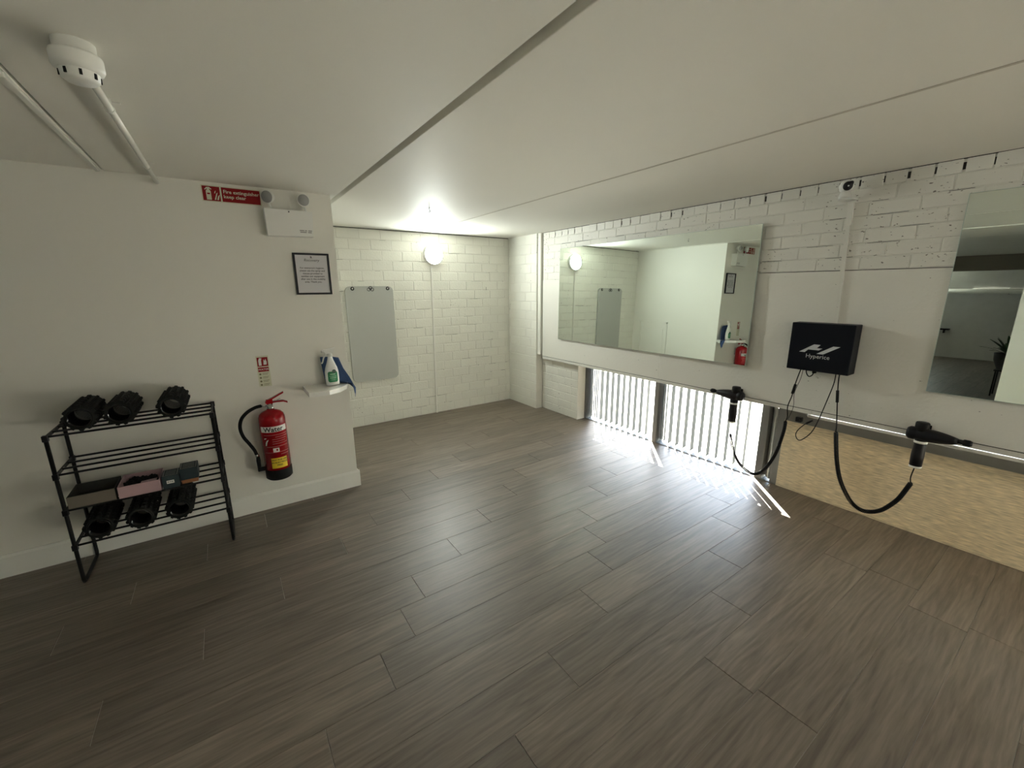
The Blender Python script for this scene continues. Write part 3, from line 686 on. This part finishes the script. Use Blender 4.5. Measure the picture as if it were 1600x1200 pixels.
# ---- fire extinguisher
EX, EY, ER = .176, 3.083, .0785
t = thing('fire_extinguisher', 'red water fire extinguisher hung on the white partition wall', 'extinguisher', (EX, EY, .255))
MB().lathe([(0.0001, .330), (ER, .330), (ER, .665), (ER * .98, .683), (ER * .90, .702), (ER * .72, .717), (ER * .45, .727), (.022, .731), (.022, .740), (.0001, .740)], (EX, EY, 0), n=40).build('cylinder', m_red, t)
MB().lathe([(0.0001, .256), (ER * .9, .256), (ER + .002, .266), (ER + .002, .328), (ER - .004, .334)], (EX, EY, 0), n=40).build('foot_ring', m_rubber, t)
MB().lathe([(.020, .738), (.022, .742), (.018, .750), (.016, .772), (.0001, .772)], (EX, EY, 0), n=20).build('valve', m_chrome, t)
MB().cyl((EX, EY - .014, .757), (EX, EY - .028, .757), .013, n=18).build('pressure_gauge', m_chrome, t)
MB().cyl((EX - .012, EY, .758), (EX - .055, EY, .764), .006, n=10).build('hose_fitting', m_chrome, t)
def bar(pts, w_, h_):
    b = MB()
    for (x0, z0, s0), (x1, z1, s1) in zip(pts, pts[1:]):
        b.hexa([(x0, EY - w_ * s0, z0 - h_), (x1, EY - w_ * s1, z1 - h_), (x1, EY + w_ * s1, z1 - h_), (x0, EY + w_ * s0, z0 - h_)], [(x0, EY - w_ * s0, z0 + h_), (x1, EY - w_ * s1, z1 + h_), (x1, EY + w_ * s1, z1 + h_), (x0, EY + w_ * s0, z0 + h_)])
    return b
bar([(.152, .784, .9), (.168, .795, 1.0), (.195, .806, 1), (.235, .826, .9), (.262, .838, .7)], .012, .005).build('squeeze_lever', m_red, t)
bar([(.152, .781, .9), (.176, .780, 1.1), (.215, .782, 1), (.255, .780, .9), (.280, .768, .8)], .013, .005).build('carry_handle', m_red, t)
MB().box(.156, .194, EY - .011, EY + .011, .770, .800, bev=.002).build('lever_block', m_red, t)
MB().tube([(.212, EY - .014, .790), (.240, EY - .016, .802)], .0018, 6).build('safety_pin', m_steel, t)
MB().tube(spline([(.128, EY, .764), (.090, EY, .757), (.045, EY - .004, .735), (.008, EY - .006, .695), (-.006, EY - .008, .640), (.004, EY - .008, .580), (.030, EY - .006, .525), (.052, EY - .002, .475), (.062, EY, .436)]), .0105, 10).build('hose', m_rubber, t)
MB().tube([(.062, EY, .442), (.064, EY, .425)], .0118, 12).build('hose_ferrule', m_chrome, t)
MB().lathe([(.0001, .0), (.011, .0), (.013, .06), (.010, .09), (.0001, .09)], (.066, EY, .338), (0, 0, 1), 16).build('nozzle', m_rubber, t)
MB().box(.055, .105, EY - .013, EY + .013, .322, .345, bev=.003).build('nozzle_clip', m_rubber, t)
MB().box(EX - .02, EX + .02, EY + ER - .004, YP + .001, .60, .70).build('wall_bracket', m_steel, t)
A0 = math.radians(-90)
def on_cyl(d, ang0):
    return lambda u, v: (EX + (ER + d) * math.cos(ang0 + u / ER), EY + (ER + d) * math.sin(ang0 + u / ER), v)
def wrap(u0, u1, z0, z1, m, nm, d, ang0, n=14):
    f = on_cyl(d, ang0); b = MB(); vs = []
    for i in range(n + 1):
        u = u0 + (u1 - u0) * i / n; vs += [f(u, z0), f(u, z1)]
    b.add(vs, [(2 * i, 2 * i + 2, 2 * i + 3, 2 * i + 1) for i in range(n)], True); return b.build(nm, m, t)
nl = wrap(-.088, .085, .596, .634, m_paperw, 'name_label', .0006, A0)
text_obj('name_lettering', 'Water', .044, lambda u, v: on_cyl(.0011, A0)(u - .006, .600 + v), m_ink, nl, bold=.0012)
b = MB()
for z, u0, u1 in ((.575, -.07, .08), (.560, .0, .08), (.545, -.02, .07), (.530, -.02, .06), (.515, -.02, .075), (.495, -.06, .075), (.455, -.075, .08), (.438, .02, .08)):
    n = 8; f = on_cyl(.0008, A0); vs = []
    for i in range(n + 1):
        u = u0 + (u1 - u0) * i / n; vs += [f(u, z), f(u, z + .0022)]
    b.add(vs, [(2 * i, 2 * i + 2, 2 * i + 3, 2 * i + 1) for i in range(n)])
b.build('instruction_lines', mat('pale_red_print', (0.62, 0.25, 0.24), 0.5), t)
wrap(-.022, .014, .458, .486, m_paperw, 'white_pictogram', .001, A0, 4)
wrap(-.004, .006, .466, .480, m_redsign, 'pictogram_mark', .0014, A0, 3)
b = MB(); f = on_cyl(.001, A0)
for pts in (((-.066, .505), (-.058, .505), (-.050, .53), (-.040, .548), (-.054, .54), (-.062, .525)), ((-.07, .548), (-.055, .553), (-.052, .558), (-.068, .556))): b.add([f(*q) for q in pts], [tuple(range(len(pts)))])
b.build('flame_marks', m_paperw, t)
yl = wrap(-.046, .050, .345, .417, m_yellow, 'warning_label', .0009, A0 + .05)
text_obj('warning_lettering', 'NOT FOR USE\nON ELECTRICAL\nFIRES', .0145, lambda u, v: on_cyl(.0014, A0 + .05)(u + .002, .398 + v), m_ink, yl, bold=.0004, space=1.25)

# ---- corner shelf, spray bottle, cloth
t = thing('corner_shelf', 'small white curved shelf on the partition holding the spray bottle', 'shelf', (.55, YP, .82))
poly = [(.395, YP + .001), (.395, 2.925), (.43, 2.915), (.52, 2.922), (.592, 2.958), (.655, 3.03), (.685, 3.11), (.695, YP + .001)]
MB().prism(poly, lambda u, v, d: (u, v, d), .812, .842).build('shelf_board', mat('glossy_white_board', (0.80, 0.80, 0.77), 0.12), t)
MB().box(.43, .66, YP - .03, YP + .001, .795, .812).build('wall_batten', m_plast, t)
t = thing('spray_bottle', 'white trigger spray bottle with green label on the corner shelf', 'bottle', (.578, 3.09, .8425))
BX, BY = .578, 3.09
secs = [(.0, .040, .024), (.004, .044, .027), (.05, .046, .029), (.095, .045, .028), (.125, .039, .025), (.155, .028, .020), (.18, .019, .016), (.20, .015, .014), (.208, .0145, .0145)]
b = MB(); vs = []; n = 24
for z, a, c_ in secs:
    for i in range(n):
        q = 2 * pi * i / n; vs.append((BX + a * math.cos(q) + (-.004 if z > .1 else 0) * (z - .1) * 3, BY + c_ * math.sin(q), .8425 + z))
b.add(vs, [(j * n + i, j * n + (i + 1) % n, (j + 1) * n + (i + 1) % n, (j + 1) * n + i) for j in range(len(secs) - 1) for i in range(n)], True); b.add(vs[:n], [tuple(range(n))[::-1]])
b.build('bottle_body', mat('white_bottle', (0.82, 0.83, 0.80), 0.35), t)
BX2 = BX - .002
MB().lathe([(.0001, .203), (.018, .203), (.018, .224), (.013, .229), (.0001, .229)], (BX2, BY, .8425), n=18).build('screw_collar', m_plast, t)
hd = MB().hexa([(BX2 - .030, BY - .011, 1.066), (BX2 + .020, BY - .012, 1.066), (BX2 + .020, BY + .012, 1.066), (BX2 - .030, BY + .011, 1.066)], [(BX2 - .042, BY - .010, 1.096), (BX2 + .036, BY - .013, 1.104), (BX2 + .036, BY + .013, 1.104), (BX2 - .042, BY + .010, 1.096)])
hd.cyl((BX2 - .038, BY, 1.082), (BX2 - .052, BY, 1.084), .008, .009, 12); hd.build('trigger_head', m_plast, t)
MB().tube(spline([(BX2 - .026, BY, 1.066), (BX2 - .040, BY, 1.040), (BX2 - .050, BY, 1.010), (BX2 - .058, BY, 1.000)], 6), [.006] * 6 + [.005] * 13, 8).build('trigger', m_plast, t)
def lb(d): return lambda u, v: (BX + u, BY - (.0292 * math.sqrt(max(0, 1 - (u / .0468) ** 2)) + d), .8425 + v)
def label_patch(half, m, nm, d, par, u0, u1, n=16):
    """half(u) -> (v low, v high)"""
    b = MB(); f = lb(d); vs = []
    for i in range(n + 1):
        u = u0 + (u1 - u0) * i / n; lo, hi = half(u); vs += [f(u, lo), f(u, hi)]
    b.add(vs, [(2 * i, 2 * i + 2, 2 * i + 3, 2 * i + 1) for i in range(n)], True); return b.build(nm, m, par)
def _rr(u, w=.032, c=.012): k = max(0, abs(u) - (w - c)); q = c - math.sqrt(max(0, c * c - k * k)); return .024 + q, .100 - q
lab = label_patch(_rr, m_green, 'label', .0010, t, -.032, .032)
label_patch(lambda u: (.100 - math.sqrt(max(0, .014 ** 2 - (u - .010) ** 2)), .100 + math.sqrt(max(0, .014 ** 2 - (u - .010) ** 2))), m_dgreen, 'label_roundel', .0016, lab, -.004, .024, 12)
for z, u0, u1, hh in ((.078, -.018, .016, .006), (.066, -.024, .022, .003), (.056, -.020, .022, .003), (.050, -.020, .018, .002), (.040, -.014, .014, .002)):
    label_patch(lambda u: (z, z + hh), m_lgreen, 'label_print', .0018, lab, u0, u1, 8)
# cloth: folded sheet tucked behind the bottle, corner hanging over the shelf end
t = thing('cleaning_cloth', 'blue cleaning cloth tucked behind the spray bottle, corner hanging off the shelf', 'cloth', (.6, 3.14, .8425))
b = MB(); rows = [((.520, 3.138, 1.040), (.600, 3.150, 1.034), (.643, 3.140, 1.024)),
                  ((.524, 3.134, .985), (.605, 3.148, .985), (.668, 3.135, .945)),
                  ((.530, 3.130, .915), (.612, 3.146, .915), (.700, 3.120, .880)),
                  ((.538, 3.126, .850), (.622, 3.140, .850), (.722, 3.105, .822)),
                  ((.60, 3.120, .848), (.665, 3.115, .849), (.732, 3.095, .800)),
                  ((.690, 3.055, .850), (.710, 3.060, .828), (.728, 3.085, .765)),
                  ((.712, 3.068, .800), (.715, 3.070, .770), (.719, 3.080, .730))]
NU = 8; grid = []
def lerp3(r, t_):
    if t_ < .5: a, c_, q = r[0], r[1], t_ * 2
    else: a, c_, q = r[1], r[2], t_ * 2 - 1
    return Vector(a) * (1 - q) + Vector(c_) * q
for rr in range(len(rows) - 1):
    for k in range(4):
        q = k / 4; grid.append([lerp3(rows[rr], i / NU) * (1 - q) + lerp3(rows[rr + 1], i / NU) * q for i in range(NU + 1)])
grid.append([lerp3(rows[-1], i / NU) for i in range(NU + 1)])
vs = []
for j, row in enumerate(grid):
    for i, p in enumerate(row): vs.append(p + Vector((0, .0035 * math.sin(i * 1.7 + j * .35), 0)))
nv = len(vs); vs2 = [p + Vector((0.0005, .003, 0)) for p in vs]; W1 = NU + 1
fs = [(j * W1 + i, j * W1 + i + 1, (j + 1) * W1 + i + 1, (j + 1) * W1 + i) for j in range(len(grid) - 1) for i in range(NU)]
fs2 = [tuple(x + nv for x in f[::-1]) for f in fs]
edge = [(j * W1, (j + 1) * W1) for j in range(len(grid) - 1)] + [((j + 1) * W1 + NU, j * W1 + NU) for j in range(len(grid) - 1)] + [(i + 1, i) for i in range(NU)] + [((len(grid) - 1) * W1 + i, (len(grid) - 1) * W1 + i + 1) for i in range(NU)]
b.add(vs + vs2, fs + fs2 + [(a, c_, c_ + nv, a + nv) for a, c_ in edge], True)
b.build('cloth_sheet', m_blue, t)

# ---- smoke detector, conduits and ceiling bits
t = thing('smoke_detector', 'round white smoke detector on the ceiling at the end of the conduit', 'detector', (-.222, 1.645, H))
DC = (-.222, 1.645, 0)
MB().lathe([(.042, H + .001), (.042, H - .024), (.046, H - .028)], DC, n=32).build('mounting_box', m_plast, t)
MB().lathe([(.0001, H - .026), (.050, H - .026), (.052, H - .032), (.052, H - .056), (.048, H - .064), (.040, H - .067)], DC, n=36).build('detector_body', m_plast, t)
MB().lathe([(.040, H - .066), (.038, H - .084), (.030, H - .090), (.0001, H - .091)], DC, n=32).build('sensor_cap', m_plast, t)
for k in range(8):
    b = MB(); a = 2 * pi * k / 8 + .2; b.box(-.003, .003, -.0015, .0015, 0, .013)
    for i in range(-8, 0):
        x_, y_, z_ = b.v[i]; r_ = .0395; b.v[i] = (DC[0] + (r_ + y_) * math.cos(a) - x_ * math.sin(a) * 1.0, DC[1] + (r_ + y_) * math.sin(a) + x_ * math.cos(a) * 1.0, H - .083 + z_)
    b.build('sensor_slot', m_black, t)
t = thing('ceiling_conduit', 'round white conduit on the ceiling from the smoke detector to the partition', 'conduit', (-.21, 2.4, H - .03))
MB().tube([(-.222, 1.685, H - .030), (-.212, 2.4, H - .030), (-.204, YP + .002, H - .030)], .0105, 14).build('pipe', m_plast2, t)
for yy in (2.03, 2.83):
    xx = -.222 + (yy - 1.69) * .012
    MB().lathe([(.0108, -.007), (.0135, -.007), (.0135, .007), (.0108, .007)], (xx, yy, H - .03), (0, 1, 0), 14, closed=True).build('saddle_clip', m_plast2, t)
    c_ = MB().box(xx - .006, xx + .006, yy - .007, yy + .007, H - .018, H + .001); c_.box(xx + .008, xx + .030, yy - .004, yy + .004, H - .010, H - .006); c_.build('clip_foot', m_plast2, t)
t = thing('ceiling_trunking', 'thin white trunking beside the dark ceiling joint at the far left', 'trunking', (-.44, 2.5, H))
MB().box(-.447, -.431, 2.06, YP, H - .009, H + .001, bev=.001).build('trunking_length', m_plast2, t)
MB().box(-.452, -.427, 1.955, 2.068, H - .014, H + .001, bev=.002).build('end_box', m_plast2, t)
MB().box(-.447, -.431, YR + .3, 1.96, H - .009, H + .001, bev=.001).build('trunking_length', m_plast2, t)
t = thing('ceiling_hook', 'tiny grey screw hook in the ceiling near the round lamp', 'hook', (1.45, 3.247, H))
MB().tube(spline([(1.45, 3.247, H + .002), (1.45, 3.247, H - .015), (1.457, 3.247, H - .024), (1.45, 3.247, H - .031), (1.443, 3.247, H - .026)], 5), .003, 6).build('screw_hook', m_steel, t)
MB().cyl((1.45, 3.247, H + .001), (1.45, 3.247, H - .004), .008, n=12).build('screw_plate', m_steel, t)

# ================================================================== RACK
RX0, RX1, RY0, RY1 = -.787, -.128, 2.845, 3.135
rack = thing('shelf_rack', 'black metal four tier rack standing against the white partition', 'rack', ((RX0 + RX1) / 2, 3.0, 0))
tiers = [.222, .420, .614, .815]
for x in (RX0, RX1):
    MB().tube([(x, RY0, .82), (x, RY0, .03), (x, RY0 + .006, .012), (x, RY0 + .022, .0085), (x, RY1 - .022, .0085), (x, RY1 - .006, .012), (x, RY1, .03), (x, RY1, .82)], .0085, 10).build('side_frame', m_black, rack)
    for z in tiers:
        s = 1 if x == RX0 else -1
        MB().box(x - .004, x + .004, RY0, RY1, z - .011, z + .004).build('cross_bar', m_black, rack)
        MB().box(x - .011, x + .011, RY0 - .011, RY0 + .011, z - .022, z + .008, bev=.002).build('corner_joint', m_blackp, rack)
        MB().box(x - .011, x + .011, RY1 - .011, RY1 + .011, z - .022, z + .008, bev=.002).build('corner_joint', m_blackp, rack)
rail = MB().cyl((RX0, 0, 0), (RX1, 0, 0), .0055, n=10).mesh('rail', m_black)
for z in tiers:
    for yy in (RY0 + .004, RY0 + .098, RY0 + .192, RY1 - .004): link('rail', rail, rack, (0, yy, z))

# ---- foam rollers
def roller_parts():
    L = .30
    core = MB().lathe([(.056, 0), (.056, L), (.0445, L), (.0445, 0)], (0, 0, 0), (0, 1, 0), 28, closed=True).mesh('foam_tube', m_foam)
    liner = MB().lathe([(.0447, -.002), (.0447, L + .002), (.042, L + .002), (.042, -.002)], (0, 0, 0), (0, 1, 0), 28, closed=True).mesh('core_liner', mat('glossy_black_core', (0.008, 0.008, 0.009), 0.15))
    b = MB()
    for k in range(12):
        a = 2 * pi * k / 12; wide = k % 3 == 0
        ca, sa = math.cos(a), math.sin(a)
        nseg = 9 if not wide else 6
        for j in range(nseg):
            y0 = .006 + (L - .012) * j / nseg; y1 = y0 + (L - .012) / nseg * .72; hw = .009 if not wide else .011
            bot = [(.054, -hw), (.054, hw)]; top = [(.066, -hw * .6), (.066, hw * .6)]
            P = lambda r, tt, yy: (r * ca - tt * sa, yy, r * sa + tt * ca)
            b.hexa([P(.054, -hw, y0), P(.054, hw, y0), P(.054, hw, y1), P(.054, -hw, y1)], [P(.066, -hw * .6, y0 + .004), P(.066, hw * .6, y0 + .004), P(.066, hw * .6, y1 - .004), P(.066, -hw * .6, y1 - .004)])
    return core, liner, b.mesh('tread', m_foam)
RP = roller_parts()
def roller(label, x, z, yaw, spin, group):
    t = thing('foam_roller', label, 'foam roller', (x, 2.838, z), group); t.rotation_euler = (0, spin, yaw)
    for nm, me in zip(('foam_tube', 'core_liner', 'tread'), RP):
        o = bpy.data.objects.new(nm, me); COL.objects.link(o); o.parent = t
    return t
zt = .815 + .0055 + .0663
GT, GL = 'foam rollers on the top tier', 'foam rollers on the bottom tier'
roller('black knobbly foam roller at the left end of the rack top tier', -.655, zt, math.radians(1), .05, GT)
roller('black knobbly foam roller in the middle of the rack top tier', -.508, zt, math.radians(0), .26, GT)
roller('black knobbly foam roller standing apart on the right of the rack top tier', -.298, zt, math.radians(-1), .12, GT)
zl = .222 + .0055 + .0663
roller('black foam roller under the taupe box on the bottom tier', -.682, zl, math.radians(1), .1, GL)
roller('black foam roller under the pink box on the bottom tier', -.516, zl, 0, .3, GL)
roller('black foam roller under the dark teal cartons on the bottom tier', -.350, zl, math.radians(-1), .2, GL)

# ---- boxes on the third tier
zb = .420 + .006
def tray(label, x0, x1, y0, y1, hh, m, m_in, name='open_box'):
    t = thing(name, label, 'box', ((x0 + x1) / 2, (y0 + y1) / 2, zb)); th = .003
    MB().box(x0, x1, y0, y1, zb, zb + th).build('base', m_in, t)
    MB().box(x0, x1, y0, y0 + th, zb + th, zb + hh).build('front_panel', m, t)
    MB().box(x0, x1, y1 - th, y1, zb + th, zb + hh).build('back_panel', m_in, t)
    MB().box(x0, x0 + th, y0 + th, y1 - th, zb + th, zb + hh).build('side_panel', m_in, t)
    MB().box(x1 - th, x1, y0 + th, y1 - th, zb + th, zb + hh).build('side_panel', m_in, t)
    return t
tray('shallow open taupe card box on the third tier of the rack', -.772, -.592, 2.842, 3.03, .064, m_taupe, m_taupe_in)
tray('shallow open pink card box beside the taupe box on the rack', -.582, -.408, 2.842, 3.03, .064, m_pink, m_pink)
for k, (x, y_, r_) in enumerate(((-.545, 2.93, .028), (-.49, 2.95, .030), (-.53, 2.985, .027), (-.455, 2.975, .026))):
    t = thing('massage_ball', ['black massage ball at the left front inside the pink box', 'largest black massage ball in the middle of the pink box', 'black massage ball at the back left inside the pink box', 'black massage ball at the back right inside the pink box'][k], 'ball', (x, y_, zb + .003), 'massage balls in the pink box')
    MB().sphere((x, y_, zb + .0035 + r_), r_, 16).build('ball_body', m_foam, t)
    b = MB()
    for q in range(6):
        a = q * pi / 3; b.sphere((x + r_ * .75 * math.cos(a), y_ + r_ * .75 * math.sin(a), zb + .0035 + r_ * 1.6), r_ * .22, 8)
    b.sphere((x, y_, zb + .0035 + 1.97 * r_), r_ * .22, 8); b.build('ball_knobs', m_foam, t)
t = thing('paper_slip', 'pink paper slip lying among the balls in the pink box', 'paper', (-.45, 2.90, zb + .045))
MB().hexa([(-.50, 2.885, zb + .040), (-.43, 2.880, zb + .046), (-.425, 2.915, zb + .052), (-.495, 2.92, zb + .046)], [(-.50, 2.885, zb + .041), (-.43, 2.880, zb + .047), (-.425, 2.915, zb + .053), (-.495, 2.92, zb + .047)]).build('slip', m_pink, t)
def carton(label, x0, x1, y0, y1, z0, z1):
    t = thing('small_carton', label, 'box', ((x0 + x1) / 2, (y0 + y1) / 2, z0))
    MB().box(x0, x1, y0, y1, z0, z1, bev=.001).build('carton_body', m_teal, t)
    b = MB(); zz = z1 + .0004; e = .005
    for (xa, xb, ya, yb_) in ((x0 + e, x1 - e, y0 + e, y0 + e + .003), (x0 + e, x1 - e, y1 - e - .003, y1 - e), (x0 + e, x0 + e + .003, y0 + e, y1 - e), (x1 - e - .003, x1 - e, y0 + e, y1 - e)):
        b.add([(xa, ya, zz), (xb, ya, zz), (xb, yb_, zz), (xa, yb_, zz)], [(0, 1, 2, 3)])
    for k in range(4):
        ya = y0 + .018 + k * (y1 - y0 - .03) / 4; b.add([(x0 + .014, ya, zz), (x1 - .014, ya, zz), (x1 - .014, ya + .005, zz), (x0 + .014, ya + .005, zz)], [(0, 1, 2, 3)])
    b.build('top_print', m_tealw, t); return t
t = carton('dark teal carton with a white front label beside the pink box', -.400, -.326, 2.845, 2.955, zb, zb + .072)
flat([(-.381, zb + .028), (-.348, zb + .028), (-.348, zb + .046), (-.381, zb + .046)], m_paperw, 'front_label', t, lambda u, v: (u, 2.8443, v))
for u0, u1 in ((-.378, -.370), (-.367, -.362), (-.360, -.352)):
    flat([(u0, zb + .034), (u1, zb + .034), (u1, zb + .041), (u0, zb + .041)], m_grey_ink, 'label_mark', t, lambda u, v: (u, 2.8438, v))
carton('dark teal carton resting on the orange carton at the right of the tier', -.322, -.240, 2.87, 2.985, zb + .0205, zb + .086)
t = thing('orange_carton', 'flat orange carton under the right hand dark teal carton', 'box', (-.28, 2.93, zb))
MB().box(-.320, -.244, 2.868, 2.98, zb, zb + .0198, bev=.001).build('carton_body', m_orange, t)
MB().box(-.321, -.243, 2.8675, 2.9805, zb + .013, zb + .0202, bev=.0008).build('lid_edge', m_orange, t)

# ================================================================== seen only in the right mirror
t = thing('wall_pipe', 'pale horizontal pipe across the far dark brick wall, seen in the right mirror', 'pipe', (XF, 1.5, 1.4))
MB().cyl((XF + .06, -1.2, 1.43), (XF + .06, YP - .01, 1.43), .05, n=16).build('pipe', m_plast2, t)
for yy in (.2, 1.4, 2.6): MB().box(XF - .001, XF + .065, yy - .01, yy + .01, 1.37, 1.49).build('pipe_bracket', m_steel, t)
t = thing('wall_shelf', 'small dark shelf on the far wall at the left edge of the right mirror', 'shelf', (XF, 2.3, .6))
MB().box(XF - .001, XF + .15, 2.12, 2.55, .60, .625).build('shelf_board', m_black, t)
for yy in (2.2, 2.5): MB().box(XF - .001, XF + .12, yy - .008, yy + .008, .53, .60).build('bracket', m_black, t)
t = thing('potted_plant', 'dark green leafy plant on a black stand, seen in the right mirror', 'plant', (-2.6, .80, 0))
PX, PY = -2.6, .78
for dx in (-.1, .1):
    for dy in (-.1, .1): MB().cyl((PX + dx, PY + dy, 0), (PX + dx, PY + dy, .36), .009, n=8).build('stand_leg', m_black, t)
MB().box(PX - .12, PX + .12, PY - .12, PY + .12, .355, .375).build('stand_top', m_black, t)
MB().lathe([(.0001, .376), (.11, .376), (.16, .50), (.17, .60), (.155, .60), (.14, .57), (.0001, .57)], (PX, PY, 0), n=24).build('pot', m_pot, t)
for k in range(34):
    a = 2 * pi * k / 34 * 5.1; L = random.uniform(.22, .42); el = random.uniform(.35, 1.35)
    d = Vector((math.cos(a) * math.cos(el), math.sin(a) * math.cos(el), math.sin(el))); sd_ = Vector((-math.sin(a), math.cos(a), 0)); c0 = Vector((PX, PY, .56))
    b = MB(); pts = []
    for i in range(6):
        q = i / 5; p = c0 + d * L * q + Vector((0, 0, -.12 * q * q * math.cos(el))); wd = .035 * math.sin(pi * min(.98, q * .9 + .06))
        pts.append((p, wd))
    vs = []
    for p, wd in pts: vs += [p - sd_ * wd, p + Vector((0, 0, -.004)), p + sd_ * wd]
    b.add(vs, [(3 * i + j, 3 * i + j + 1, 3 * i + 4 + j, 3 * i + 3 + j) for i in range(5) for j in range(2)], True)
    b.build('leaf', m_leaf, t)
